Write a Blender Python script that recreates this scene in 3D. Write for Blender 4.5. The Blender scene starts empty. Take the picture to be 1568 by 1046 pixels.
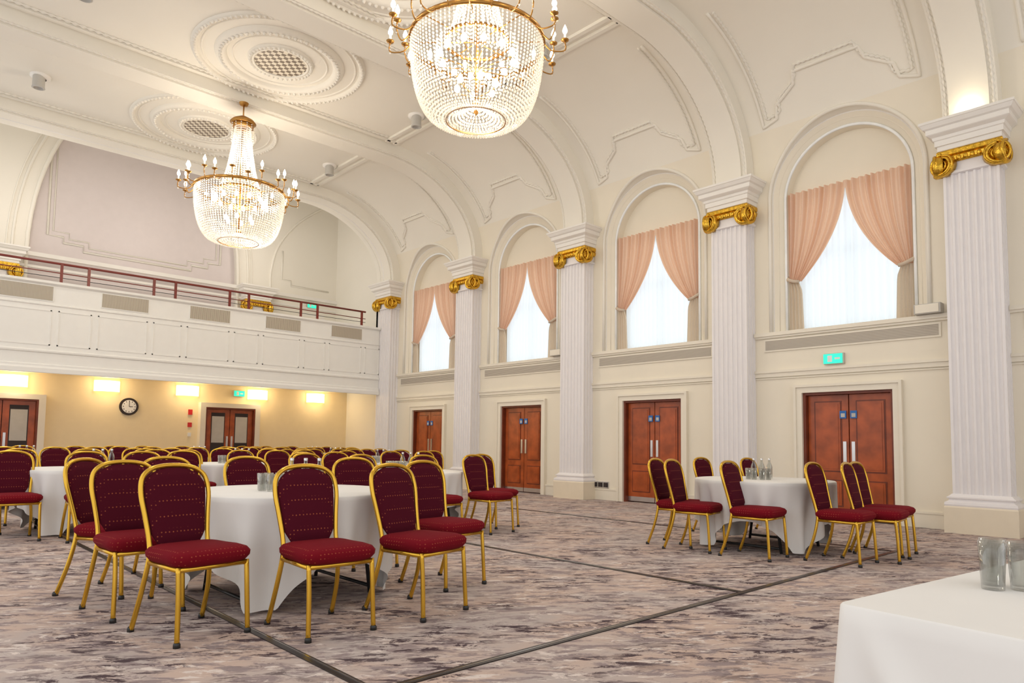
import bpy, math, random
from mathutils import Vector, Matrix
random.seed(7)
S=bpy.context.scene
pi=math.pi
# ------------------------------------------------------------------ materials
def nt(name):
    m=bpy.data.materials.new(name); m.use_nodes=True
    t=m.node_tree; b=t.nodes['Principled BSDF']; return m,t,b
def mat(name,col,rough=.5,metal=0,var=.04,scale=6,emit=None,es=0,spec=.5,bump=0,bscale=40):
    m,t,b=nt(name)
    b.inputs['Roughness'].default_value=rough; b.inputs['Metallic'].default_value=metal
    b.inputs['Specular IOR Level'].default_value=spec
    tc=t.nodes.new('ShaderNodeTexCoord'); n=t.nodes.new('ShaderNodeTexNoise'); n.inputs['Scale'].default_value=scale
    t.links.new(tc.outputs['Object'],n.inputs['Vector'])
    r=t.nodes.new('ShaderNodeValToRGB')
    r.color_ramp.elements[0].position=.3; r.color_ramp.elements[1].position=.7
    r.color_ramp.elements[0].color=[max(0,c*(1-var)) for c in col]+[1]
    r.color_ramp.elements[1].color=[min(1,c*(1+var)) for c in col]+[1]
    t.links.new(n.outputs['Fac'],r.inputs['Fac']); t.links.new(r.outputs['Color'],b.inputs['Base Color'])
    if emit: b.inputs['Emission Color'].default_value=list(emit)+[1]; b.inputs['Emission Strength'].default_value=es
    if bump:
        n2=t.nodes.new('ShaderNodeTexNoise'); n2.inputs['Scale'].default_value=bscale
        bp=t.nodes.new('ShaderNodeBump'); bp.inputs['Strength'].default_value=bump; bp.inputs['Distance'].default_value=.01
        t.links.new(tc.outputs['Object'],n2.inputs['Vector']); t.links.new(n2.outputs['Fac'],bp.inputs['Height']); t.links.new(bp.outputs['Normal'],b.inputs['Normal'])
    return m
M={}
M['wall']=mat('wall_cream_paint',(.85,.785,.655),.6,var=.015,scale=1.5)
M['wallwarm']=mat('wall_yellow_paint',(.88,.74,.48),.6,var=.015)  # lamp-lit yellow of the wall under the balcony put into its base colour
M['ceil']=mat('ceiling_paint',(.86,.82,.73),.7,var=.012,scale=1)
M['trim']=mat('trim_white_paint',(.86,.83,.78),.45,var=.012)
M['arch']=mat('architrave_cream_paint',(.84,.78,.66),.45,var=.012)
M['plinth']=mat('plinth_paint',(.80,.71,.56),.5,var=.02)
M['pil']=mat('pilaster_paint',(.85,.82,.82),.4,var=.01)
M['balc']=mat('balcony_paint',(.88,.865,.82),.5,var=.01)
M['lav']=mat('gallery_lavender_paint',(.74,.67,.66),.7,var=.015)
M['gold']=mat('gilt',(.70,.42,.05),.25,1,var=.25,scale=25,bump=.4,bscale=60)
M['frame']=mat('gold_chair_frame',(.72,.43,.05),.22,.85,var=.05)
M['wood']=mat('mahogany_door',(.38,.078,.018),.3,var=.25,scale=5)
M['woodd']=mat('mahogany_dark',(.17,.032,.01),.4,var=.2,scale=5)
M['dark']=mat('dark_gap',(.03,.02,.02),.6)
M['steel']=mat('brushed_steel',(.75,.75,.76),.3,1)
M['blue']=mat('blue_sign',(.03,.15,.45),.6)
M['cloth']=mat('white_tablecloth',(.80,.785,.76),.8,var=.02,scale=3,bump=.15,bscale=5,spec=.2)
M['rail']=mat('dark_red_rail',(.20,.03,.02),.35)
M['black']=mat('black_metal',(.02,.02,.02),.4)
M['strip']=mat('floor_trunking_strip',(.03,.025,.025),.3,.2)
M['stripm']=mat('floor_strip_metal',(.45,.43,.4),.2,1)
M['exitg']=mat('exit_sign_green',(.02,.6,.35),.4,emit=(.02,.78,.48),es=1.1)
M['white']=mat('white_plastic',(.85,.85,.85),.5)
M['shade']=mat('lamp_shade',(.95,.8,.5),.7,emit=(1,.74,.36),es=2.8)
M['bulb']=mat('flame_bulb',(1,.9,.7),.4,emit=(1,.89,.70),es=20)
M['cand']=mat('candle_tube',(.95,.9,.8),.5,emit=(1,.85,.6),es=.4)
M['brass']=mat('antique_brass',(.42,.22,.06),.35,1,var=.1)
M['red']=mat('red_plastic',(.6,.02,.02),.4)
M['spk']=mat('grey_plastic',(.52,.50,.46),.5)
M['glow']=mat('window_ring_bead',(.93,.95,.95),.2)  # near-white bead carries the bright reflected edge of the inner arch in its colour
def stripes(name,c1,c2,axis,scale):
    m,t,b=nt(name); b.inputs['Roughness'].default_value=.5
    tc=t.nodes.new('ShaderNodeTexCoord'); w=t.nodes.new('ShaderNodeTexWave'); w.bands_direction=axis; w.inputs['Scale'].default_value=scale
    t.links.new(tc.outputs['Object'],w.inputs['Vector'])
    r=t.nodes.new('ShaderNodeValToRGB'); r.color_ramp.elements[0].position=.45; r.color_ramp.elements[1].position=.55
    r.color_ramp.elements[0].color=(*c1,1); r.color_ramp.elements[1].color=(*c2,1)
    t.links.new(w.outputs['Fac'],r.inputs['Fac']); t.links.new(r.outputs['Color'],b.inputs['Base Color']); return m
M['grX']=stripes('vent_grille_x',(.30,.26,.20),(.62,.55,.44),'X',14)
M['grZ']=stripes('vent_grille_z',(.34,.30,.25),(.58,.52,.43),'Z',14)
def checker(name,c1,c2,scale,rough=.5):
    m,t,b=nt(name); b.inputs['Roughness'].default_value=rough
    tc=t.nodes.new('ShaderNodeTexCoord'); w=t.nodes.new('ShaderNodeTexChecker'); w.inputs['Scale'].default_value=scale
    w.inputs['Color1'].default_value=(*c1,1); w.inputs['Color2'].default_value=(*c2,1)
    t.links.new(tc.outputs['Object'],w.inputs['Vector']); t.links.new(w.outputs['Color'],b.inputs['Base Color']); return m
M['rosev']=checker('rose_vent',(.22,.17,.12),(.80,.73,.60),13)
def fabric(name,base,dot,r0,r1,sc):
    m,t,b=nt(name); b.inputs['Roughness'].default_value=.9; b.inputs['Specular IOR Level'].default_value=.15
    tc=t.nodes.new('ShaderNodeTexCoord'); v=t.nodes.new('ShaderNodeTexVoronoi'); v.inputs['Scale'].default_value=sc; v.inputs['Randomness'].default_value=.1
    t.links.new(tc.outputs['Object'],v.inputs['Vector'])
    r=t.nodes.new('ShaderNodeValToRGB')
    r.color_ramp.elements[0].position=r0; r.color_ramp.elements[0].color=(*dot,1)
    r.color_ramp.elements[1].position=r1; r.color_ramp.elements[1].color=(*base,1)
    t.links.new(v.outputs['Distance'],r.inputs['Fac']); t.links.new(r.outputs['Color'],b.inputs['Base Color'])
    return m
M['fab']=fabric('burgundy_back_fabric',(.070,.003,.012),(.34,.09,.04),.10,.24,44)
M['seat']=fabric('crimson_seat_fabric',(.165,.003,.010),(.36,.08,.04),.08,.22,44)
def carpet():
    m,t,b=nt('carpet'); b.inputs['Roughness'].default_value=.95; b.inputs['Specular IOR Level'].default_value=.15
    tc=t.nodes.new('ShaderNodeTexCoord')
    rt=t.nodes.new('ShaderNodeVectorRotate'); rt.rotation_type='Z_AXIS'; rt.inputs['Angle'].default_value=math.radians(38)
    t.links.new(tc.outputs['Object'],rt.inputs['Vector'])
    def noise(sx,sy,scale,det,dist,off=0,rgh=.6):
        mp=t.nodes.new('ShaderNodeMapping'); mp.inputs['Scale'].default_value=(sx,sy,1); mp.inputs['Location'].default_value=(off,off*.7,0)
        n=t.nodes.new('ShaderNodeTexNoise'); n.inputs['Scale'].default_value=scale; n.inputs['Detail'].default_value=det; n.inputs['Distortion'].default_value=dist; n.inputs['Roughness'].default_value=rgh
        t.links.new(rt.outputs['Vector'],mp.inputs['Vector']); t.links.new(mp.outputs['Vector'],n.inputs['Vector']); return n.outputs['Fac']
    def ramp(f,p0,p1,a=0,bb=1):
        r=t.nodes.new('ShaderNodeMapRange'); r.inputs['From Min'].default_value=p0; r.inputs['From Max'].default_value=p1
        r.inputs['To Min'].default_value=a; r.inputs['To Max'].default_value=bb; t.links.new(f,r.inputs['Value']); return r.outputs['Result']
    def mix(fac,a,bb):
        x=t.nodes.new('ShaderNodeMix'); x.data_type='RGBA'; t.links.new(fac,x.inputs['Factor'])
        for s,i in ((a,'A'),(bb,'B')):
            k=[p for p in x.inputs if p.name==i and p.type=='RGBA'][0]
            if isinstance(s,tuple): k.default_value=(*s,1)
            else: t.links.new(s,k)
        return [o for o in x.outputs if o.type=='RGBA'][0]
    def mul(a,bb):
        x=t.nodes.new('ShaderNodeMath'); x.operation='MULTIPLY'; t.links.new(a,x.inputs[0]); t.links.new(bb,x.inputs[1]); return x.outputs[0]
    c=mix(ramp(noise(1,1.6,1.1,3,.3),.42,.6),(.55,.42,.36),(.47,.405,.385))
    c=mix(ramp(noise(1,2.6,4.2,8,.6,3,.72),.50,.56),c,(.30,.24,.24))
    c=mix(ramp(noise(1,2.6,5.2,8,.6,13,.72),.56,.60),c,(.68,.60,.56))
    patch=ramp(noise(1,1.5,1.3,3,.3,9),.44,.56)
    c=mix(mul(ramp(noise(1,2.8,5.0,10,.7,17,.76),.52,.54),patch),c,(.085,.058,.066))
    t.links.new(c,b.inputs['Base Color'])
    return m
M['carpet']=carpet()
def curtain(name,c,tr,em=0,f=.5):
    m,t,b=nt(name); t.nodes.remove(b); out=t.nodes['Material Output']
    d=t.nodes.new('ShaderNodeBsdfDiffuse')
    tc=t.nodes.new('ShaderNodeTexCoord'); n=t.nodes.new('ShaderNodeTexNoise'); n.inputs['Scale'].default_value=30
    t.links.new(tc.outputs['Object'],n.inputs['Vector'])
    r=t.nodes.new('ShaderNodeValToRGB'); r.color_ramp.elements[0].color=[v*.96 for v in c]+[1]; r.color_ramp.elements[1].color=[min(1,v*1.04) for v in c]+[1]
    t.links.new(n.outputs['Fac'],r.inputs['Fac']); t.links.new(r.outputs['Color'],d.inputs['Color'])
    x=t.nodes.new('ShaderNodeBsdfTranslucent'); x.inputs['Color'].default_value=(*tr,1)
    mx=t.nodes.new('ShaderNodeMixShader'); mx.inputs[0].default_value=f
    t.links.new(d.outputs[0],mx.inputs[1]); t.links.new(x.outputs[0],mx.inputs[2]); last=mx.outputs[0]
    if em:
        e=t.nodes.new('ShaderNodeEmission'); e.inputs['Color'].default_value=(.90,.97,1,1); e.inputs['Strength'].default_value=em
        a=t.nodes.new('ShaderNodeAddShader'); t.links.new(last,a.inputs[0]); t.links.new(e.outputs[0],a.inputs[1]); last=a.outputs[0]
    t.links.new(last,out.inputs['Surface']); return m
M['curt']=curtain('peach_curtain',(.84,.68,.56),(1,.58,.34),0,.32)
M['tail']=curtain('curtain_lining',(.80,.71,.59),(.8,.6,.4),0,.3)
M['sheer']=curtain('sheer_daylit',(.55,.58,.6),(.85,.93,1),.31,.5)  # emission puts the daylight glow into the cloth itself
def crystal():
    m,t,b=nt('crystal'); t.nodes.remove(b); out=t.nodes['Material Output']
    g=t.nodes.new('ShaderNodeBsdfGlossy'); g.inputs['Roughness'].default_value=.08; g.inputs['Color'].default_value=(1,.97,.93,1)
    tr=t.nodes.new('ShaderNodeBsdfTransparent'); tr.inputs['Color'].default_value=(1,.98,.95,1)
    d=t.nodes.new('ShaderNodeBsdfTranslucent'); d.inputs['Color'].default_value=(1,.97,.92,1)
    m1=t.nodes.new('ShaderNodeMixShader'); m1.inputs[0].default_value=.5
    m2=t.nodes.new('ShaderNodeMixShader'); m2.inputs[0].default_value=.25
    t.links.new(g.outputs[0],m1.inputs[1]); t.links.new(d.outputs[0],m1.inputs[2])
    t.links.new(m1.outputs[0],m2.inputs[1]); t.links.new(tr.outputs[0],m2.inputs[2]); t.links.new(m2.outputs[0],out.inputs['Surface'])
    return m
M['cry']=crystal()
def glass():
    m,t,b=nt('clear_glass'); t.nodes.remove(b); out=t.nodes['Material Output']
    g=t.nodes.new('ShaderNodeBsdfGlossy'); g.inputs['Roughness'].default_value=.03
    tr=t.nodes.new('ShaderNodeBsdfTransparent'); tr.inputs['Color'].default_value=(.90,.91,.90,1)
    f=t.nodes.new('ShaderNodeLayerWeight'); f.inputs['Blend'].default_value=.3
    mx=t.nodes.new('ShaderNodeMixShader'); t.links.new(f.outputs['Facing'],mx.inputs[0]); t.links.new(tr.outputs[0],mx.inputs[1]); t.links.new(g.outputs[0],mx.inputs[2]); t.links.new(mx.outputs[0],out.inputs['Surface'])
    return m
M['glass']=glass()
# ------------------------------------------------------------------ mesh builder
class MB:
    def __init__(s): s.v=[];s.f=[];s.m=[];s.sm=[];s.mats=[]
    def mi(s,k):
        if k not in s.mats: s.mats.append(k)
        return s.mats.index(k)
    def add(s,vs,fs,k,smooth=False):
        o=len(s.v); s.v+=[tuple(v) for v in vs]; i=s.mi(k)
        for f in fs: s.f.append([a+o for a in f]); s.m.append(i); s.sm.append(smooth)
    def box(s,x0,x1,y0,y1,z0,z1,k):
        s.add([(x0,y0,z0),(x1,y0,z0),(x1,y1,z0),(x0,y1,z0),(x0,y0,z1),(x1,y0,z1),(x1,y1,z1),(x0,y1,z1)],
              [(0,3,2,1),(4,5,6,7),(0,1,5,4),(1,2,6,5),(2,3,7,6),(3,0,4,7)],k)
    def quad(s,a,b,c,d,k): s.add([a,b,c,d],[(0,1,2,3)],k)
    def strip(s,A,B,k,smooth=False,closed=False):
        n=len(A); vs=list(A)+list(B); r=n if closed else n-1
        s.add(vs,[(i,(i+1)%n,n+(i+1)%n,n+i) for i in range(r)],k,smooth)
    def loft(s,rings,k,smooth=False,closed=False,capends=False):
        n=len(rings[0]); vs=[p for r in rings for p in r]; fs=[]
        for j in range(len(rings)-1):
            for i in range(n if closed else n-1):
                a=j*n+i; b=j*n+(i+1)%n; fs.append((a,b,b+n,a+n))
        if capends: fs.append(tuple(range(n))[::-1]); fs.append(tuple((len(rings)-1)*n+i for i in range(n)))
        s.add(vs,fs,k,smooth)
    def lathe(s,prof,c,k,seg=24,smooth=True):
        s.loft([[(c[0]+r*math.cos(2*pi*i/seg),c[1]+r*math.sin(2*pi*i/seg),c[2]+z) for i in range(seg)] for r,z in prof],k,smooth,True)
    def tube(s,pts,r,k,seg=8,closed=False,smooth=True):
        P=[Vector(p) for p in pts]; n=len(P); rings=[]
        up=None
        for i in range(n):
            a=P[(i-1)%n] if (closed or i>0) else P[i]; b=P[(i+1)%n] if (closed or i<n-1) else P[i]
            t=(b-a).normalized()
            if up is None:
                up=Vector((0,0,1)) if abs(t.z)<.9 else Vector((1,0,0))
            u=(up-t*up.dot(t)).normalized(); w=t.cross(u); up=u
            rr=r[i] if isinstance(r,(list,tuple)) else r
            rings.append([tuple(P[i]+u*rr*math.cos(2*pi*j/seg)+w*rr*math.sin(2*pi*j/seg)) for j in range(seg)])
        if closed: rings.append(rings[0])
        s.loft(rings,k,smooth,True,not closed)
    def beaded(s,pts,r0,r1,step,k,seg=5):
        P=[Vector(p) for p in pts]; out=[P[0]]; acc=0
        for i in range(1,len(P)):
            a=P[i-1]; L=(P[i]-a).length
            while acc+L>=step:
                a=a+(P[i]-a)*((step-acc)/L); out.append(a); L=(P[i]-a).length; acc=0
            acc+=L
        s.tube(out,[r0 if i%2 else r1 for i in range(len(out))],k,seg)
    def obj(s,name,link=True):
        me=bpy.data.meshes.new(name); me.from_pydata(s.v,[],s.f)
        for k in s.mats: me.materials.append(M[k])
        me.polygons.foreach_set('material_index',s.m); me.polygons.foreach_set('use_smooth',s.sm); me.update()
        o=bpy.data.objects.new(name,me)
        if link: S.collection.objects.link(o)
        return o
def inst(name,me,loc,rz=0):
    o=bpy.data.objects.new(name,me); o.location=loc; o.rotation_euler=(0,0,rz); S.collection.objects.link(o); return o
def smooth(pts,n=6,closed=False):
    P=[Vector(p) for p in pts]; out=[]; N=len(P)
    for i in range(N if closed else N-1):
        p0=P[(i-1)%N] if closed or i>0 else P[i]; p1=P[i]; p2=P[(i+1)%N]; p3=P[(i+2)%N] if closed or i+2<N else P[(i+1)%N]
        for j in range(n):
            t=j/n; out.append(.5*((2*p1)+(p2-p0)*t+(2*p0-5*p1+4*p2-p3)*t*t+(3*p1-p0-3*p2+p3)*t**3))
    if not closed: out.append(P[-1])
    return out
# ------------------------------------------------------------------ hall dimensions
XW=11.175; XP=10.875; PIT=3.638; C0=2.54; YB=17.3
col=lambda k:C0+PIT*k
HC=7.86; CX=8.6; HS=5.8
def Xc(H):
    if H<=HS: return XW
    return CX+(XW-CX)*math.sqrt(max(0,1-((H-HS)/(HC-HS))**2))
def cove(off,th):
    return (CX+(XW-CX-off)*math.cos(th),HS+(HC-HS-off)*math.sin(th))
XL=-1.6
b=MB(); b.box(XL-1,XW+.4,-5,YB+3.4,-.12,0,'carpet'); b.obj('floor')
b=MB()
def fstrip(x0,x1,y0,y1):
    b.box(x0,x1,y0,y1,0,.006,'strip')
    if x1-x0<y1-y0: b.box((x0+x1)/2+.006,(x0+x1)/2+.014,y0,y1,.006,.0075,'stripm')
    else: b.box(x0,x1,(y0+y1)/2-.004,(y0+y1)/2+.004,.006,.0075,'stripm')
fstrip(1.73,1.78,2.785,13); fstrip(5.01,5.06,2.785,6.9); fstrip(1.73,8.3,2.735,2.785); fstrip(8.3,8.34,2.735,9)
b.obj('trim_floor_strip')
# ------------------------------------------------------------------ right wall
def bay(k):
    b=MB(); c=col(k)+PIT/2; y0=c-PIT/2; y1=c+PIT/2
    R=1.2; SP=5.3; W=XW
    dw=.68; dh=2.0
    b.box(W,W+.3,y0,c-dw,0,3.0,'wall'); b.box(W,W+.3,c+dw,y1,0,3.0,'wall'); b.box(W,W+.3,c-dw,c+dw,dh,3.0,'wall')
    b.quad((W,y0,3.001),(W+.45,y0,3.001),(W+.45,y1,3.001),(W,y1,3.001),'wall')
    rows=[3.0,4.2,SP]+[SP+R*math.sin(a*pi/48) for a in range(1,25)]
    Lr=[];Rr=[];Le=[];Re=[]
    for H in rows:
        w=R if H<=SP else math.sqrt(max(0,R*R-(H-SP)**2)); x=Xc(H)
        Lr.append((x,y0,H));Le.append((x,c-w,H));Re.append((x,c+w,H));Rr.append((x,y1,H))
    b.strip(Lr,Le,'wall',True); b.strip(Re,Rr,'wall',True)
    th0=math.asin((SP+R-HS)/(HC-HS)); A=[];B=[]
    for i in range(25):
        th=th0+(pi/2-th0)*i/24; x,z=cove(0,th); A.append((x,y0,z));B.append((x,y1,z))
    A.append((XL,y0,HC));B.append((XL,y1,HC)); b.strip(A,B,'ceil',True)
    E=Le+Re[::-1][1:]
    def ring(r,x):
        o=[]
        for p in E:
            H=p[2]
            if H<=SP: o.append((x,c+(r if p[1]>c else -r),H))
            else:
                dy=(p[1]-c)/R; o.append((x,c+dy*r,SP+(H-SP)*r/R))
        return o
    A0=[(p[0],p[1],p[2]) for p in E]
    A1=ring(R-.03,W+.03); A2=ring(R-.05,W+.03); A3=ring(1.0,W+.14); A4=ring(.97,W+.14); A5=ring(.97,W+.32)
    for P,Q,k2 in ((A0,A1,'ceil'),(A1,A2,'trim'),(A2,A3,'wall'),(A3,A4,'trim'),(A4,A5,'wall')): b.strip(P,Q,k2,True)
    b.tube([(p[0]-.008,p[1],p[2]) for p in A0],.032,'ceil',6)
    b.tube(ring(1.09,W+.085),.014,'wall',6)
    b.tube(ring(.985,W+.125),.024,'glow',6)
    T=A5; b.add([(W+.32,c,SP)]+T,[(0,i,i+1) for i in range(1,len(T)) if T[i-1][2]>=SP-.01 and T[i][2]>=SP-.01],'wall')
    b.quad((W+.32,c-.97,5.2),(W+.32,c+.97,5.2),(W+.32,c+.97,SP),(W+.32,c-.97,SP),'wall')
    b.box(W+.3,W+.34,c-.97,c-.82,3.0,5.3,'wall'); b.box(W+.3,W+.34,c+.82,c+.97,3.0,5.3,'wall')
    b.box(W-.06,W+.3,y0+.33,y1-.33,2.985,3.045,'arch'); b.box(W-.035,W,y0+.33,y1-.33,2.95,2.985,'arch')
    b.box(W-.05,W,y0+.33,y1-.33,2.36,2.40,'arch'); b.box(W-.03,W,y0+.33,y1-.33,2.29,2.36,'arch')
    b.box(W-.02,W,y0+.33,y1-.33,2.255,2.27,'arch')
    b.box(W-.02,W,c-1.33,c+1.33,2.72,2.93,'arch'); b.box(W-.025,W-.01,c-1.30,c+1.30,2.745,2.905,'grZ')
    for a,d in ((y0+.33,c-dw-.13),(c+dw+.13,y1-.33)): b.box(W-.025,W,a,d,0,.2,'arch'); b.box(W-.035,W,a,d,.2,.23,'arch')
    for s in (-1,1):
        a,d=sorted((c+s*dw,c+s*(dw+.13))); b.box(W-.05,W+.02,a,d,0,dh,'arch')
        a,d=sorted((c+s*(dw+.09),c+s*(dw+.13))); b.box(W-.075,W-.05,a,d,0,dh+.09,'arch')
    b.box(W-.05,W+.02,c-dw-.13,c+dw+.13,dh,dh+.13,'arch'); b.box(W-.075,W-.05,c-dw-.13,c+dw+.13,dh+.09,dh+.13,'arch')
    def P(y,H,off=.01): return (Xc(H)-off,y,H)
    def lin(pts):
        o=[]
        for i in range(len(pts)-1):
            for j in range(8):
                t=j/8; o.append(P(pts[i][0]+(pts[i+1][0]-pts[i][0])*t,pts[i][1]+(pts[i+1][1]-pts[i][1])*t))
        o.append(P(*pts[-1])); return o
    e=1.2
    path=[(c-e,7.80),(c-e,7.6),(c-e,7.2),(c-e,6.75),(c-e,6.55),(c-.95,6.62),(c-.9,6.8),(c-.55,6.98),(c-.5,7.12),(c+.5,7.12),(c+.55,6.98),(c+.9,6.8),(c+.95,6.62),(c+e,6.55),(c+e,6.75),(c+e,7.2),(c+e,7.6),(c+e,7.80)]
    b.tube(lin(path),.03,'ceil',6)
    b.beaded(lin([(c-e+.08,7.80),(c-e+.08,7.2),(c-e+.08,6.645),(c-.88,6.69),(c-.84,6.87),(c-.50,7.04),(c-.45,7.18),(c+.45,7.18),(c+.50,7.04),(c+.84,6.87),(c+.88,6.69),(c+e-.08,6.645),(c+e-.08,7.2),(c+e-.08,7.80)]),.034,.012,.04,'ceil')
    for xx in (8.45,8.25): b.box(xx-.04,xx+.04,y0+.4,y1-.4,HC-.05,HC+.01,'ceil')
    for yy in (y0+.5,y1-.5):
        b.box(XL,8.45,yy-.03,yy+.03,HC-.05,HC+.01,'ceil')
        b.beaded([(XL,yy+(.07 if yy<c else -.07),HC-.01),(8.2,yy+(.07 if yy<c else -.07),HC-.01)],.036,.012,.055,'ceil')
    b.obj('wall_right')
for k in range(-2,4): bay(k)
b=MB()
for k in range(-2,5):
    y=col(k)
    for hw,x0,z1 in ((.33,10.93,7.63),(.24,10.89,7.59)):
        A=[(x0,5.6),(x0,5.8)]+[(CX-.1+(x0-CX+.1)*math.cos(t*pi/48),5.8+(z1-5.8)*math.sin(t*pi/48)) for t in range(1,25)]+[(XL,z1)]
        Bk=[(p[0]+.4*(1 if i<6 else 1-(i-6)/30),p[1]+(.0 if i<6 else .35)) for i,p in enumerate(A)]
        L=[(p[0],y-hw,p[1]) for p in A]; Rr=[(p[0],y+hw,p[1]) for p in A]
        b.strip(L,Rr,'ceil',True); b.strip([(p[0],y-hw,p[1]) for p in Bk],L,'ceil'); b.strip(Rr,[(p[0],y+hw,p[1]) for p in Bk],'ceil')
        if hw>.3 and k>=0:
            for s in (-1,1): b.beaded([(p[0]-.0,y+s*.285,p[1]-.0) for p in A],.030,.010,.045,'ceil')
b.obj('trim_ceiling_rib')
# ------------------------------------------------------------------ pilasters
def pilaster():
    b=MB(); d=XW-XP; hw=.33
    def flutes(n,L):
        pts=[]; m=.02; w=(L-2*m)/n
        for i in range(n):
            a=m+i*w+.013; e=m+(i+1)*w-.013; r=(e-a)/2
            pts.append((a,0))
            for j in range(1,8):
                t=pi*j/8; pts.append(((a+e)/2-r*math.cos(t),r*1.0*math.sin(t)))
            pts.append((e,0))
        return pts
    prof=[(0.0,hw)]
    for t,dep in flutes(3,d): prof.append((-t,hw-dep))
    prof.append((-d,hw))
    for t,dep in flutes(7,2*hw): prof.append((-d+dep,hw-t))
    prof.append((-d,-hw))
    for t,dep in flutes(3,d): prof.append((-d+t,-hw+dep))
    prof.append((0,-hw))
    b.loft([[(x,y,.50) for x,y in prof],[(x,y,4.98) for x,y in prof]],'pil')
    def mit(profile,k,cap=True):
        rings=[[(.0,-hw-o,z),(-d-o,-hw-o,z),(-d-o,hw+o,z),(.0,hw+o,z)] for o,z in profile]
        b.loft(rings,k,False)
        if cap: b.add(rings[-1],[(0,1,2,3)],k); b.add(rings[0],[(3,2,1,0)],k)
    mit([(.09,0),(.09,.34),(.08,.36)],'plinth')
    mit([(.08,.36),(.085,.38),(.08,.41),(.05,.425),(.035,.44),(.04,.455),(.06,.465),(.06,.48),(.04,.49),(.01,.52),(0,.52)],'pil')
    mit([(0,4.92),(.03,4.93),(.03,4.965),(.0,4.97),(0,5.2)],'pil')
    mit([(.02,5.09),(.05,5.11),(.06,5.16),(.04,5.19)],'gold')
    mit([(.05,5.19),(.06,5.20),(.06,5.25),(.05,5.27)],'gold')
    for i in range(6):
        y=-.2+.08*i
        b.lathe([(.0,-.045),(.025,-.03),(.032,0),(.025,.03),(0,.045)],(-d-.05,y,5.13),'gold',8)
    for i in range(2):
        for sgn in (-1,1): b.lathe([(.0,-.045),(.025,-.03),(.032,0),(.025,.03),(0,.045)],(-.12-.09*i+.04,sgn*(hw+.05),5.13),'gold',8)
    def volute(cx,cy,cz,nx,ny,flip):
        tx,ty=-ny,nx
        R=.155
        rings=[]
        for off,r in ((-.05,R*.9),(-.05,R),(.05,R),(.06,R*.92),(.045,R*.85),(.045,.0)):
            rings.append([(cx+nx*off+tx*r*math.cos(2*pi*i/24),cy+ny*off+ty*r*math.cos(2*pi*i/24),cz+r*math.sin(2*pi*i/24)) for i in range(24)])
        b.loft(rings,'gold',True,True)
        pts=[]
        for i in range(60):
            a=i/59*2*pi*2.3; r=R*(1-.78*i/59); ca=math.cos(a+pi/2)*flip
            pts.append((cx+nx*.055+tx*r*ca,cy+ny*.055+ty*r*ca,cz+r*math.sin(a+pi/2)))
        b.tube(pts,[.024-.011*i/59 for i in range(60)],'gold',6)
        b.lathe([(0,-.03),(.022,-.018),(.03,0),(.022,.018),(0,.03)],(cx+nx*.055,cy+ny*.055,cz),'gold',10)
    for sgn in (-1,1):
        volute(-d-.03,sgn*(hw-.02),5.06,-.94,sgn*.34,sgn)
        volute(-d+.0,sgn*(hw+.04),5.06,-.2,sgn*.98,-sgn)
    entab=[(.03,5.26),(.05,5.28),(.05,5.34),(.075,5.345),(.075,5.42),(.09,5.43),(.10,5.47),(.15,5.50),(.16,5.51),(.16,5.575),(.19,5.59),(.22,5.64),(.23,5.645),(.23,5.68)]
    mit(entab,'trim')
    return b.obj('tmp',False).data
pm=pilaster(); pm.name='pilaster'
for k in range(-2,5): inst('pilaster',pm,(XW-.001,col(k),0))
# ------------------------------------------------------------------ windows, curtains, doors
def window_parts(c,idx):
    W=XW
    b=MB(); n=150
    A=[];B=[]
    for i in range(n+1):
        t=i/n; x=W+.27+.026*math.sin(t*2*pi*15+1.5*math.sin(t*9))
        A.append((x,c-.84+1.68*t,3.05)); B.append((x,c-.84+1.68*t,5.32))
    b.strip(A,B,'sheer',True)
    for y in (c-.84,c-.02,c+.78): b.box(W+.36,W+.42,y,y+.06,3.05,5.3,'white')
    for z in (3.05,4.3): b.box(W+.36,W+.42,c-.84,c+.84,z,z+.06,'white')
    b.obj('window_%d'%idx)
    b=MB()
    for s in (-1,1):
        rows=[]; nt_=30; ns=110
        for j in range(nt_+1):
            t=j/nt_; z=5.40-1.52*t
            xi=.0+.73*(t**1.9); xo=.945
            row=[]
            for i in range(ns+1):
                u=i/ns; y=xo+(xi-xo)*u
                amp=.055*(1-.5*t)*(.7+.3*math.sin(u*23))
                row.append((W+.14+amp*math.sin(u*2*pi*10+.9*math.sin(u*11)), c+s*y, z-.16*u*t*(1-t)))
            rows.append(row)
        b.loft(rows,'curt',True)
        rows=[]
        for j in range(13):
            t=j/12; z=3.88-.83*t; xo=.945
            xi=.73+.05*math.exp(-(t/.12)**2)-.03*t
            rows.append([(W+.14+.03*math.sin(u/16*2*pi*4),c+s*(xo+(xi-xo)*u/16),z) for u in range(17)])
        b.loft(rows,'tail',True)
        b.tube([(W+.18,c+s*.98,3.98),(W+.10,c+s*.95,3.93),(W+.085,c+s*.85,3.885),(W+.10,c+s*.76,3.87)],.028,'tail',8)
    b.obj('curtain_pair')
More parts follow.
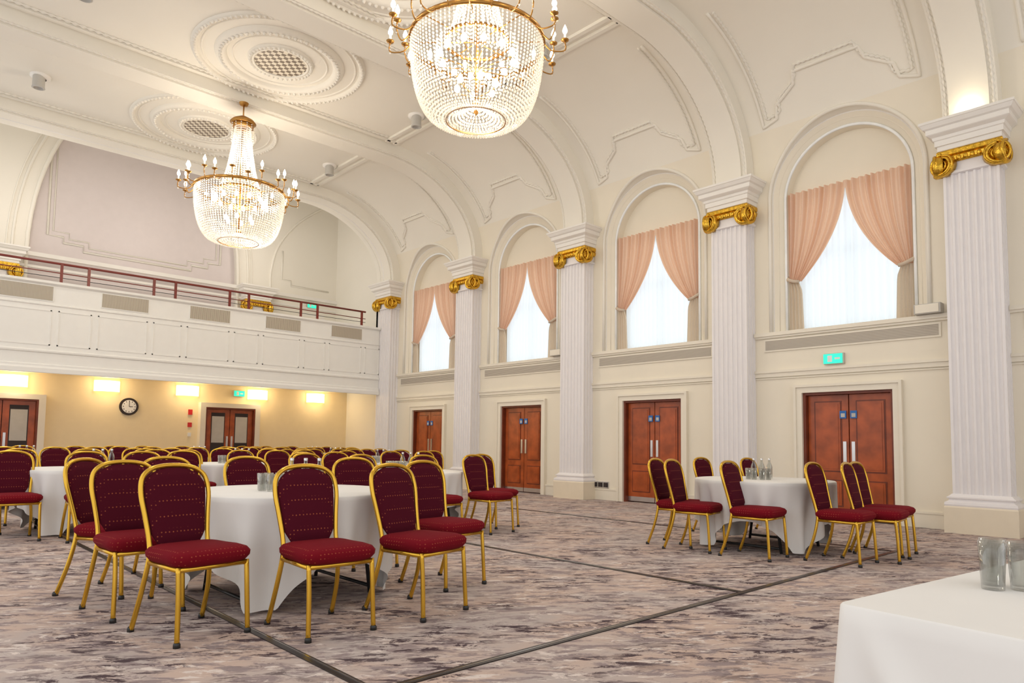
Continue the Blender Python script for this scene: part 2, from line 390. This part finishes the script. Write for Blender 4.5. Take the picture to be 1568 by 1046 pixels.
def door(c,idx,W=XW,yax=True,glazed=False):
    b=MB(); dw=.68; dh=2.0
    def bx(a0,a1,d0,d1,z0,z1,k):
        if yax: b.box(W+d0,W+d1,c+a0,c+a1,z0,z1,k)
        else: b.box(c+a0,c+a1,W+d0,W+d1,z0,z1,k)
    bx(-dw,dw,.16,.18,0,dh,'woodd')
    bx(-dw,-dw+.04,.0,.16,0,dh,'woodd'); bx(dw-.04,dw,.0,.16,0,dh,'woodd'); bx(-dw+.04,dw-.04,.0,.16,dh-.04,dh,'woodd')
    for s in (-1,1):
        lo,hi=(.008,dw-.045) if s>0 else (-dw+.045,-.008)
        bx(lo,hi,.09,.15,.02,dh-.045,'wood')
        pl,ph=lo+.1,hi-.1
        for z0,z1 in ((.2,.62),(.74,1.86)):
            if glazed and z0>.7:
                bx(pl+.03,ph-.03,.083,.09,z0,z1,'dark'); bx(pl+.05,ph-.05,.08,.084,z0+.3,z1-.1,'spk')
                continue
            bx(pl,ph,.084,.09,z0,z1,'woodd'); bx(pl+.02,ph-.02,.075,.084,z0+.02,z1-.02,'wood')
            bx(pl+.05,ph-.05,.068,.075,z0+.05,z1-.05,'wood')
        e=.065*s
        bx(e-.025,e+.025,.07,.089,.90,1.22,'steel')
        if not glazed:
            a0,a1=sorted((s*.03,s*.13)); bx(a0,a1,.06,.068,1.58,1.70,'blue')
            m_=(a0+a1)/2; bx(m_-.03,m_+.03,.058,.06,1.60,1.66,'spk')
            bx(lo,hi,.085,.09,.02,.11,'steel')
    b.obj('door_%d'%idx)
for i,k in enumerate(range(-2,4)):
    c=col(k)+PIT/2; window_parts(c,i); door(c,i)
def exit_sign(cx,cy,cz,ax):
    b=MB(); w,h_,d=.31,.17,.05
    if ax=='X':
        b.box(cx-d,cx,cy-w/2,cy+w/2,cz-h_/2,cz+h_/2,'spk'); b.box(cx-d-.01,cx-d,cy-w/2+.02,cy+w/2-.0,cz-h_/2+.01,cz+h_/2-.01,'exitg')
        b.box(cx-d-.014,cx-d-.01,cy+.02,cy+.09,cz-.05,cz+.05,'white'); b.box(cx-d-.014,cx-d-.01,cy-.10,cy-.02,cz-.015,cz+.015,'white')
    else:
        b.box(cx-w/2,cx+w/2,cy-d,cy,cz-h_/2,cz+h_/2,'spk'); b.box(cx-w/2+.01,cx+w/2-.01,cy-d-.01,cy-d,cz-h_/2+.01,cz+h_/2-.01,'exitg')
        b.box(cx-.08,cx-.02,cy-d-.014,cy-d-.01,cz-.05,cz+.05,'white'); b.box(cx+.02,cx+.1,cy-d-.014,cy-d-.01,cz-.015,cz+.015,'white')
    b.obj('exit_sign')
exit_sign(XW,4.52,2.52,'X')
for y in (2.54+.62,col(2)+.62):
    b=MB(); b.box(XW-.16,XW-.0,y-.17,y+.17,3.05,3.19,'spk'); b.box(XW-.17,XW-.16,y-.15,y+.15,3.06,3.18,'arch'); b.obj('wall_speaker')
b=MB(); 
for y in (9.12,9.26,9.4): b.box(XW-.04,XW-.025,y-.045,y+.045,.26,.35,'dark')
b.box(XW-.02,XW,9.05,9.47,.24,.37,'steel'); b.obj('wall_socket')
# ------------------------------------------------------------------ balcony
b=MB(); X0=XL-1; X1=XW-.31
prof=[(0.25,2.50),(0,2.50),(-.05,2.46),(-.06,2.47),(-.06,2.56),(-.03,2.60),(-.03,2.64),(0,2.66),(0,2.88),(-.03,2.90),(-.035,2.93),(-.02,2.95),(0,2.96),(0,3.88),(-.02,3.9),(-.02,3.92),(0,3.93),(0,4.32),(-.03,4.34),(-.06,4.36),(-.06,4.41),(.2,4.41),(.2,3.6)]
b.strip([(X0,YB+o,z) for o,z in prof],[(X1,YB+o,z) for o,z in prof],'balc')
b.box(X0,X1,YB+.06,YB+2.2,3.45,3.6,'balc')
b.box(X0,X1,YB+.06,YB+2.29,2.62,2.72,'wallwarm'); b.box(X0,X1,YB+.15,YB+.3,2.5,2.62,'balc')
for i in range(-1,6):
    x=1.89+1.86*i
    if x+.98>X1: continue
    b.box(x-.02,x+.96,YB-.015,YB,3.98,4.32,'balc'); b.box(x,x+.94,YB-.02,YB-.01,4.0,4.30,'grX')
    z0,z1=3.05,3.80
    for (a0,a1) in ((x-.06,x+.94),(x+1.06,x+1.68)):
        a1=min(a1,X1)
        if a0>=X1: continue
        b.box(a0,a1,YB-.01,YB,z0,z0+.025,'balc');b.box(a0,a1,YB-.01,YB,z1-.025,z1,'balc');b.box(a0,a0+.025,YB-.01,YB,z0,z1,'balc');b.box(a1-.025,a1,YB-.01,YB,z0,z1,'balc')
b.obj('balcony_front')
b=MB()
b.tube([(X0,YB+.03,4.82),(10.4,YB+.03,4.82)],.026,'rail',8)
b.tube([(X0,YB+.03,4.62),(10.4,YB+.03,4.62)],.011,'rail',6)
b.tube([(X0,YB+.03,4.52),(10.4,YB+.03,4.52)],.007,'black',6)
for x in (-.9,1.0,2.97,3.48,4.80,5.27,6.54,7.02,8.43,8.91,10.28): b.box(x-.025,x+.025,YB+.005,YB+.055,4.41,4.82,'rail')
b.obj('balcony_handrail')
YG=20.5; YL=19.6
b=MB()
b.box(X0,XW+.2,YL,YL+.1,0,2.75,'wallwarm')
b.box(X0,XW+.2,YL-.02,YL,0,.15,'arch')
b.obj('wall_back_lower')
TOPZ=11.5
b=MB()
b.box(X0,XW+.2,YG+.25,YG+.35,3.5,TOPZ,'lav')
ax0,ax1=2.75,7.95; sp=5.7; rz=4.6; cxl=ax0+2.4; cxr=ax1-2.4
arch=[(ax0,3.6),(ax0,sp)]+[(cxl-2.4*math.cos(t*pi/32),sp+rz*math.sin(t*pi/32)) for t in range(1,17)]+[(cxr+2.4*math.sin(t*pi/32),sp+rz*math.cos(t*pi/32)) for t in range(0,16)]+[(ax1,sp),(ax1,3.6)]
A=[(x,YG,z) for x,z in arch]
n=len(A); half=n//2
b.strip([(X0,YG,p[2]) for p in A[:half+1]],A[:half+1],'ceil'); b.strip(A[half:],[(XW+.2,YG,p[2]) for p in A[half:]],'ceil')
b.quad((X0,YG,sp+rz),(XW,YG,sp+rz),(XW,YG,TOPZ),(X0,YG,TOPZ),'ceil')
b.strip(A,[(p[0],YG+.25,p[2]) for p in A],'ceil')
for off,r in ((.0,.05),(.3,.035),(.42,.02)): b.tube([(p[0]-(off if i<half else -off),YG-.01,p[2]) for i,p in enumerate(A)],r,'ceil',6)
for d in (0,.12):
    b.tube([(x,YG+.24,z+d*0) for x,z in ((3.2+d,9),(3.2+d,6.25+d),(3.55+d,6.25+d),(3.55+d,6.1+d),(4.0+d,6.1+d),(4.0+d,5.95+d),(6.7-d,5.95+d),(6.7-d,6.1+d),(7.15-d,6.1+d),(7.15-d,6.25+d),(7.5-d,6.25+d),(7.5-d,9))],.03-.1*d,'ceil',4)
al=[(8.95,5.75),(8.95,6.3),(9.15,7.1),(9.7,7.9),(10.4,8.5),(11.1,9.0)]
b.tube(smooth([(x,YG-.01,z) for x,z in al],5),.035,'ceil',6)
b.tube([(x,YG-.01,z) for x,z in ((9.3,7.0),(9.3,6.1),(9.6,6.1),(9.6,5.95),(10.9,5.95))],.025,'ceil',4)
b.box(X0,XW,YG-.05,YG,5.30,5.36,'trim'); b.box(X0,XW,YG-.1,YG,5.58,5.68,'trim')
b.box(X0,XW,YG-.02,YG,4.75,4.79,'trim')
b.box(XW,XW+.2,YB+.3,YG+.3,0,TOPZ,'ceil')
b.box(X0,XW+.2,YB+.3,YG+.35,TOPZ,TOPZ+.1,'ceil')
b.box(9.95,10.75,YG-.03,YG,3.6,5.15,'trim'); b.box(10.03,10.67,YG-.035,YG-.03,3.6,5.05,'wall')
b.obj('wall_back_upper')
for x in (2.2,8.45): inst('pilaster',pm,(x,YG-.001,0),pi/2)
exit_sign(10.3,YG-.03,5.42,'Y')
b=MB()
x0,z1=10.93,7.63
A=[(x0,4.4),(x0,5.8)]+[(CX-.1+(x0-CX+.1)*math.cos(t*pi/48),5.8+(z1-5.8)*math.sin(t*pi/48)) for t in range(1,25)]+[(XL-1,z1)]
for y in (YB+.15,YB+.3):
    b.strip([(p[0],y,p[1]) for p in A],[(XW+.2,y,p[1]) for p in A],'ceil')
    b.quad((XL-1,y,z1),(XW+.2,y,z1),(XW+.2,y,TOPZ),(XL-1,y,TOPZ),'ceil')
b.strip([(p[0],YB-.3,p[1]) for p in A],[(p[0],YB+.3,p[1]) for p in A],'ceil',True)
b.tube([(p[0]-.02,YB-.1,p[1]-.02) for p in A[1:]],.03,'trim',6)
b.box(x0,XW+.2,YB-.1,YB+.3,0,5.7,'wall')
b.obj('trim_end_arch')
for i,x in enumerate((2.35,7.5)):
    door(x,10+i,YL-.19,False,True)
    b=MB()
    for s in (-1,1):
        a,d=sorted((x+s*.68,x+s*.82)); b.box(a,d,YL-.2,YL,0,2.0,'arch')
    b.box(x-.82,x+.82,YL-.2,YL,2.0,2.12,'arch'); b.obj('trim_door_%d'%i)
b=MB(); c=(4.97,YL,1.93)
def discY(b,cx,cy,cz,r,d,k):
    rings=[[(cx+rr*math.cos(2*pi*i/32),cy-dd,cz+rr*math.sin(2*pi*i/32)) for i in range(32)] for rr,dd in ((r,0),(r,d),(r*.97,d),(0,d))]
    b.loft(rings,k,False,True)
discY(b,*c,.22,.05,'dark'); discY(b,c[0],c[1]-.0,c[2],.165,.056,'white')
for a in range(12):
    t=a*pi/6; x=c[0]+.135*math.sin(t); z=c[2]+.135*math.cos(t); b.box(x-.008,x+.008,YL-.06,YL-.056,z-.014,z+.014,'dark')
b.box(c[0]-.005,c[0]+.005,YL-.064,YL-.06,c[2],c[2]+.12,'dark'); b.box(c[0],c[0]+.085,YL-.064,YL-.06,c[2]-.006,c[2]+.006,'dark')
b.obj('wall_clock')
for x in (.6,2.53,4.46,6.38,8.3,10.1):
    b=MB(); y=YL
    rings=[[(x+r*math.cos(pi+pi*i/12),y+.6*r*math.sin(pi+pi*i/12),z) for i in range(13)] for r,z in ((.29,2.28),(.29,2.55))]
    b.loft(rings,'shade',True); b.box(x-.05,x+.05,y-.03,y,2.36,2.46,'steel'); b.obj('wall_lamp')
    l=bpy.data.lights.new('wall_lamp_light','POINT'); l.energy=12; l.color=(1,.82,.55); l.shadow_soft_size=.12
    lo=bpy.data.objects.new('wall_lamp_light',l); lo.location=(x,YL-.35,2.42); S.collection.objects.link(lo)
exit_sign(7.75,YL-.02,2.42,'Y')
b=MB(); b.box(6.42,6.52,YL-.04,YL,1.78,1.92,'red'); b.box(6.42,6.52,YL-.03,YL,1.45,1.57,'red'); b.box(6.43,6.51,YL-.03,YL,1.2,1.3,'white'); b.obj('fire_alarm_point')
# ------------------------------------------------------------------ ceiling roses & fittings
AX=5.12
def rose(y):
    b=MB()
    def ringm(r,w,d): b.lathe([(r-w,0.02),(r-w*.8,-d*.6),(r-w*.3,-d),(r+w*.3,-d*.9),(r+w*.8,-d*.4),(r+w,.02)],(AX,y,HC),'ceil',64)
    ringm(1.42,.06,.055); ringm(1.30,.02,.02); ringm(1.0,.11,.08); ringm(.52,.05,.05); ringm(.80,.02,.02)
    b.lathe([(.47,-.03),(0,-.03)],(AX,y,HC),'rosev',40,False)
    b.lathe([(.49,.02),(.49,-.05),(.45,-.05),(.45,.0)],(AX,y,HC),'ceil',40)
    for rr,nn,dd in ((1.0,64,.08),(1.42,96,.05),(.52,40,.045)):
        for t in range(nn):
            a=t*2*pi/nn; b.lathe([(0,-.035),(.022,-.022),(.034,0)],(AX+rr*math.cos(a),y+rr*math.sin(a),HC-dd),'ceil',6)
    b.obj('ceiling_rose')
for k in range(0,4): rose(col(k)+PIT/2)
for k in range(0,4):
    y=col(k)+PIT/2
    for x in (2.1,8.05):
        b=MB(); b.lathe([(.17,.01),(.17,-.03),(.13,-.06),(.10,-.06)],(x,y,HC),'trim',20)
        b.lathe([(.10,0),(.10,-.2),(.11,-.22),(.08,-.23),(.08,-.19),(0,-.19)],(x-.03,y-.05,HC-.04),'spk',16); b.obj('ceiling_spotlight')
# ------------------------------------------------------------------ chandelier
def chandelier():
    b=MB()
    def bead(p,s):
        x,y,z=p
        b.add([(x+s,y,z),(x,y+s,z),(x-s,y,z),(x,y-s,z),(x,y,z+s*1.25),(x,y,z-s*1.25)],[(0,1,4),(1,2,4),(2,3,4),(3,0,4),(1,0,5),(2,1,5),(3,2,5),(0,3,5)],'cry')
    prof=[]
    N=30; HB=.96; R0=.81
    for i in range(N+1):
        t=i/N*pi/2; r=.34+(R0-.34)*(math.cos(t)**.66); z=HB-HB*(math.sin(t)**1.0)
        prof.append((r,z))
    prof+=[(.28,.01),(.22,.04),(.16,.07),(.11,.11),(.06,.16)]
    nS=92
    def resamp(pr,step):
        out=[pr[0]]; acc=0
        for i in range(1,len(pr)):
            a=pr[i-1]; c=pr[i]; L=math.hypot(c[0]-a[0],c[1]-a[1]); 
            while acc+L>=step:
                f=(step-acc)/L; a=(a[0]+(c[0]-a[0])*f,a[1]+(c[1]-a[1])*f); out.append(a); L=math.hypot(c[0]-a[0],c[1]-a[1]); acc=0
            acc+=L
        return out
    pr=resamp(prof,.042)
    for s in range(nS):
        a=2*pi*s/nS
        for j,(r,z) in enumerate(pr):
            if r<.34 and s%2: continue
            if r<.2 and s%4: continue
            bead((r*math.cos(a),r*math.sin(a),z),.0155)
    tent=resamp([(.38,HB+.04),(.31,HB+.22),(.25,HB+.47),(.19,HB+.82),(.14,HB+1.30)],.045)
    for s in range(36):
        a=2*pi*s/36
        for r,z in tent: bead((r*math.cos(a),r*math.sin(a),z),.0155)
    for s in range(12):
        a=2*pi*s/12
        for j in range(8): bead((.2*math.cos(a),.2*math.sin(a),HB+1.32-.045*j),.016)
    for s in range(60):
        a=2*pi*s/60
        for j in range(6): bead((.5*math.cos(a),.5*math.sin(a),HB-.045*j-.06*abs(math.sin(a*5))),.014)
    def band(r,z,h_,th,k='brass'): b.lathe([(r-th,z),(r+th,z),(r+th*1.3,z+h_/2),(r+th,z+h_),(r-th,z+h_),(r-th,z)],(0,0,0),k,48)
    band(R0+.01,HB-.01,.05,.012); band(.39,HB+.01,.04,.01); band(.36,-.01,.015,.005); band(.17,HB+1.28,.06,.02)
    q=HB+1.30
    b.lathe([(.0,q+.22),(.06,q+.20),(.2,q+.12),(.24,q+.07),(.2,q+.04),(.05,q+.02),(0,q)],(0,0,0),'brass',24)
    b.lathe([(0,.14),(.05,.16),(.06,.20),(.03,.24),(.0,.25)],(0,0,0),'brass',12); b.lathe([(0,.06),(.03,.10),(.02,.15)],(0,0,0),'brass',10)
    b.tube([(0,0,.2),(0,0,q+.1)],.015,'brass',8)
    for s in range(8):
        a=2*pi*s/8; b.tube([(.0,0,HB+.03),(R0*math.cos(a),R0*math.sin(a),HB+.03)],.007,'brass',5)
    nA=24
    for s in range(nA):
        a=2*pi*s/nA; ca,sa=math.cos(a),math.sin(a)
        R2=1.07 if s%2 else .97; H2=HB+.04 if s%2 else HB+.15
        pts=smooth([(R0*ca,R0*sa,HB+.02),((R0+.1)*ca,(R0+.1)*sa,HB-.08),((R2)*ca,(R2)*sa,H2-.12),(R2*ca,R2*sa,H2)],5)
        b.tube(pts,.009,'brass',6)
        c=(R2*ca,R2*sa,H2)
        b.lathe([(.0,-.02),(.045,0),(.05,.015),(.012,.01)],c,'brass',12)
        b.lathe([(.013,0),(.013,.08),(0,.08)],c,'cand',8)
        b.lathe([(.006,.08),(.027,.11),(.03,.135),(.018,.17),(0,.21)],c,'bulb',8)
        for j in range(3): bead((R2*ca,R2*sa,H2-.05-.045*j),.015)
    for s in range(12):
        a=2*pi*s/12
        for rr,zz in ((.45,.74),(.25,.38)):
            if rr<.3 and s%2: continue
            b.lathe([(0,0),(.035,.03),(.038,.06),(.018,.1),(0,.12)],(rr*math.cos(a),rr*math.sin(a),zz),'bulb',8)
            b.tube([(rr*math.cos(a),rr*math.sin(a),zz),(0,0,zz-.1)],.006,'brass',5)
    return b.obj('tmp',False).data
cm=chandelier(); cm.name='chandelier'
for (x,y,z) in ((5.25,6.33,5.02),(5.06,13.1,4.87)):
    e=bpy.data.objects.new('chandelier',None); e.location=(x,y,z); S.collection.objects.link(e)
    o=inst('crystal_body',cm,(0,0,0)); o.parent=e
    b=MB(); b.tube([(0,0,2.4),(0,0,7.6-z)],.014,'brass',8); b.lathe([(.09,0),(.07,-.05),(0,-.07)],(0,0,7.6-z),'brass',16); o=b.obj('chain'); o.parent=e
    for zz,en,sz in ((.55,85,.3),(1.65,60,.25)):
        l=bpy.data.lights.new('chandelier_light','POINT'); l.energy=en; l.color=(1,.91,.78); l.shadow_soft_size=sz
        lo=bpy.data.objects.new('chandelier_light',l); lo.location=(0,0,zz); lo.parent=e; S.collection.objects.link(lo)
# ------------------------------------------------------------------ chair
def chair():
    b=MB()
    bp=[(.215,.29,0),(.205,.21,.22),(.185,.175,.42),(.178,.195,.52),(.192,.228,.66),(.208,.258,.79),(.195,.283,.885),(.145,.297,.935),(.075,.304,.955),(0,.306,.960)]
    full=[(-x,y,z) for x,y,z in bp]+[p for p in bp[::-1][1:]]
    b.tube(smooth(full,4),.015,'frame',8)
    for s in (-1,1):
        b.tube(smooth([(s*.205,-.20,.42),(s*.205,-.215,.25),(s*.21,-.23,0)],4),.0145,'frame',8)
        b.tube([(s*.205,-.2,.405),(s*.185,.175,.405)],.015,'frame',6)
        for y,x in ((-.23,.21),(.29,.215)): b.lathe([(0,0),(.02,0),(.02,.02),(.015,.028)],(s*x,y,0),'black',8)
    b.tube([(-.205,-.2,.405),(.205,-.2,.405)],.015,'frame',6); b.tube([(-.185,.175,.405),(.185,.175,.405)],.015,'frame',6)
    n=40; rings=[]
    for o,z in ((-.02,.415),(.0,.425),(.018,.45),(.02,.475),(.005,.495),(-.03,.508),(-.12,.515),(-.20,.516)):
        r=[]
        for i in range(n):
            a=2*pi*i/n; ca,sa=math.cos(a),math.sin(a); e=.38
            wx=.208+(.012 if sa<0 else 0)
            r.append(((wx+o)*math.copysign(abs(ca)**e,ca),-.02+(.215+o)*math.copysign(abs(sa)**e,sa),z))
        rings.append(r)
    b.loft(rings,'seat',True,True,True)
    def hw(z):
        if z<.56: return .135+.035*((z-.50)/.06)
        if z<.80: return .17+.028*((z-.56)/.24)
        t=(z-.80)/.15; return .198*math.sqrt(max(0,1-t**2.6))
    def cy(z): return .19+(z-.50)*.252
    rings=[]
    for z in [.495,.505,.53,.56,.62,.70,.78,.82,.86,.89,.915,.932,.942]:
        w=max(.02,hw(z)-.006); th=.026 if .51<z<.92 else .012
        rings.append([(w*math.copysign(abs(math.cos(2*pi*i/24))**.6,math.cos(2*pi*i/24)),cy(z)+th*math.copysign(abs(math.sin(2*pi*i/24))**.8,math.sin(2*pi*i/24)),z) for i in range(24)])
    b.loft(rings,'fab',True,True,True)
    return b.obj('tmp',False).data
chm=chair(); chm.name='dining_chair'
# ------------------------------------------------------------------ round table with square cloth
def rtable(seed,rot):
    rnd=random.Random(seed)
    b=MB(); R=.76; H=.75; n=240; rings=[]
    ph=[rnd.uniform(0,6) for _ in range(4)]
    def edge(a):
        half=1.17; aa=a-rot
        d=half/max(abs(math.cos(aa)),abs(math.sin(aa))); return min(d,R+.72)
    rings.append([(.3*R*math.cos(2*pi*i/n),.3*R*math.sin(2*pi*i/n),H) for i in range(n)])
    rings.append([((R-.01)*math.cos(2*pi*i/n),(R-.01)*math.sin(2*pi*i/n),H) for i in range(n)])
    rings.append([((R)*math.cos(2*pi*i/n),(R)*math.sin(2*pi*i/n),H-.008) for i in range(n)])
    for j in range(1,17):
        t=j/16; r=[]
        for i in range(n):
            a=2*pi*i/n; drop=(edge(a)-R)
            k=t*drop
            f=math.sin(13*a+ph[0]+.9*math.sin(3*a))*.65+math.sin(23*a+ph[1]+.7*math.sin(2*a))*.45
            rr=R+.004+.065*f*min(1,k*2.0)-.045*min(1,k*2)
            r.append((rr*math.cos(a),rr*math.sin(a),H-.008-k))
        rings.append(r)
    b.loft(rings,'cloth',True,True)
    b.add([(.3*R*math.cos(2*pi*i/n),.3*R*math.sin(2*pi*i/n),H) for i in range(n)],[tuple(range(n))],'cloth')
    for s in (-1,1):
        for u in (-1,1): b.tube([(s*.42,u*.3,.72),(s*.45,u*.42,.0)],.016,'black',6)
        b.tube([(s*.45,-.4,.05),(s*.45,.4,.05)],.014,'black',6)
    b.lathe([(0,.72),(R-.08,.72),(R-.08,.74),(0,.74)],(0,0,0),'woodd',40,False)
    return b.obj('tmp',False).data
tms=[rtable(1,math.radians(7)),rtable(2,math.radians(12)),rtable(3,math.radians(30))]
for m_ in tms: m_.name='round_table'
def tumbler(r=.033,h_=.125):
    b=MB(); b.lathe([(0,.0),(r*.8,0),(r,h_),(r-.003,h_),(r*.8-.003,.01),(0,.01)],(0,0,0),'glass',24); return b.obj('tmp',False).data
def bottle():
    b=MB(); b.lathe([(0,0),(.033,0),(.035,.01),(.035,.13),(.028,.16),(.013,.19),(.013,.22),(.011,.22),(.011,.19),(.026,.158),(.032,.13),(.032,.012),(0,.01)],(0,0,0),'glass',20)
    b.lathe([(.015,.215),(.015,.235),(0,.235)],(0,0,0),'steel',12); return b.obj('tmp',False).data
tum=tumbler(); bot=bottle(); tum.name='drinking_glass'; bot.name='water_bottle'
ring=[(-.80,-.62,.05),(-.2,-1.0,0),(.45,-1.0,-.03),(1.09,-.42,-.05),(-1.13,.18,.1),(-1.10,.85,.25),(1.0,.68,-.2),(-.45,1.16,.05),(.3,1.16,-.05)]
def group(x,y,s,chairs=ring,jit=.05,items=True):
    rnd=random.Random(s)
    inst('round_table',tms[s%3],(x,y,0),0)
    for dx,dy,r in chairs:
        inst('dining_chair',chm,(x+dx+rnd.uniform(-jit,jit),y+dy+rnd.uniform(-jit,jit),0),r+rnd.uniform(-1,1)*jit*1.5)
    if items:
        for i in range(8):
            a=i*pi/4; inst('drinking_glass',tum,(x-.12+.10*math.cos(a),y+.0+.12*math.sin(a),.751))
        for i in range(3): inst('water_bottle',bot,(x+.08+.09*i,y+.16-.05*i,.751))
def absg(x,y,s,ch): group(x,y,s,[(a-x,b_-y,r) for a,b_,r in ch],0)
absg(2.40,5.0,0,[(1.48,4.28,.17),(2.1,3.89,0),(2.8,3.88,.2),(3.48,4.48,.1),(1.38,5.06,.10),(1.43,5.78,.65),(3.42,5.6,-.1),(1.95,6.15,0),(2.65,6.15,0)])
absg(7.6,3.9,1,[(6.88,4.55,.15),(6.72,4.22,.15),(6.75,3.55,.05),(7.15,2.84,0),(7.62,2.68,.1),(8.1,2.78,0),(8.8,4.45,0),(8.3,4.85,0)])
absg(5.2,7.6,2,[(5.9,6.72,.1),(6.35,7.1,.05),(5.0,6.62,0),(4.4,7.0,.1),(4.1,7.8,.1),(4.4,8.5,.1),(5.0,8.75,0)])
for i,(x,y) in enumerate([(2.1,9.9),(6.7,10.6),(4.4,11.2),(7.3,13.4),(1.9,14.0),(4.9,14.6),(8.2,16.2)]): group(x,y,i+3)
# foreground rectangular table
b=MB(); L,Wd=1.8,.8; r=.03
def rr(o,z,n=6):
    pts=[]
    C=((L-r,-r,0),(r,-r,pi/2),(r,-Wd+r,pi),(L-r,-Wd+r,3*pi/2))
    for ci,(cx,cy,a0) in enumerate(C):
        arc=[]
        for j in range(n+1):
            a=a0+pi/2*j/n; arc.append((cx+(r+o)*math.cos(a),cy+(r+o)*math.sin(a),z))
        pts+=arc
        nx=C[(ci+1)%4]; q=(nx[0]+(r+o)*math.cos(nx[2]),nx[1]+(r+o)*math.sin(nx[2]),z)
        for j in range(1,48):
            t=j/48; pts.append((arc[-1][0]+(q[0]-arc[-1][0])*t,arc[-1][1]+(q[1]-arc[-1][1])*t,z))
    return pts
rings=[rr(-.005,.75),rr(0,.745)]
def drape(P,z):
    d=.75-z; out=[]
    for x,y,zz in P:
        fx=fy=0
        if x<.04:   # left side: diagonal crease falling away from the corner
            s=-y
            fx=-.035*min(1,d*5)*math.exp(-((s-.05-.55*d)/(.035+.05*d))**2)+.02*d*math.sin(13*s+1)
            fx-=.03*min(1,d*3)*math.exp(-((s)/.06)**2)
        if y>-.04 or y<-Wd+.04: fy=.03*d*math.sin(9*x)+.015*d*math.sin(21*x)
        if x>L-.04: fx=.03*d*math.sin(13*y)
        out.append((x+fx,y+fy,zz))
    return out
for i in range(1,19):
    z=.745-.715*i/18; rings.append(drape(rr((.75-z)*.05,z),z))
b.loft(rings,'cloth',True,True); b.add(rings[0],[tuple(range(len(rings[0])))],'cloth')
for x in (.1,L-.1):
    for y in (-.1,-Wd+.1): b.tube([(x,y,0),(x,y,.74)],.016,'black',6)
o=b.obj('rectangular_table'); o.location=(1.73,.71,0); o.rotation_euler=(0,0,math.radians(-7))
for dx,dy in ((2.225,.50),(2.275,.445),(2.30,.515)): inst('drinking_glass',tum,(dx,dy,.751))
# ------------------------------------------------------------------ lights
def point(n,loc,e,c,s):
    l=bpy.data.lights.new(n,'POINT'); l.energy=e; l.color=c; l.shadow_soft_size=s
    o=bpy.data.objects.new(n,l); o.location=loc; S.collection.objects.link(o)
point('cornice_uplight',(XW-.35,col(0),5.80),3.5,(1,.85,.6),.05)
for x in (2.5,5.3,8.2): point('gallery_light',(x,18.9,6.6),34,(1,.91,.82),.3)  # added fill with no fitting, brightens the gallery wall and alcove
for k in range(0,4):
    for x in (2.1,8.05):
        l=bpy.data.lights.new('ceiling_spot_light','SPOT'); l.energy=120; l.spot_size=2.4; l.spot_blend=1; l.color=(1,.94,.84); l.shadow_soft_size=.15
        o=bpy.data.objects.new('ceiling_spot_light',l); o.location=(x-.03,col(k)+PIT/2-.05,HC-.3); S.collection.objects.link(o)
w=bpy.data.worlds.new('world'); S.world=w; w.use_nodes=True
w.node_tree.nodes['Background'].inputs[0].default_value=(1,.985,.97,1); w.node_tree.nodes['Background'].inputs[1].default_value=1.2
# ------------------------------------------------------------------ camera
yaw,pt,ro=[math.radians(a) for a in (43.032,3.999,-.750)]
Fv=Vector((math.sin(yaw)*math.cos(pt),math.cos(yaw)*math.cos(pt),math.sin(pt))); Rv=Vector((math.cos(yaw),-math.sin(yaw),0)); Uv=Rv.cross(Fv)
R2=Rv*math.cos(ro)-Uv*math.sin(ro); U2=Uv*math.cos(ro)+Rv*math.sin(ro)
cd=bpy.data.cameras.new('camera'); cam=bpy.data.objects.new('camera',cd); S.collection.objects.link(cam)
mw=Matrix((R2,U2,-Fv)).transposed().to_4x4(); mw.translation=Vector((0,0,1.12)); cam.matrix_world=mw
cd.lens=1068.169/1568*36; cd.sensor_width=36; cd.shift_y=(604.658-523)/1568; cd.clip_start=.05
S.camera=cam
S.view_settings.view_transform='Standard'
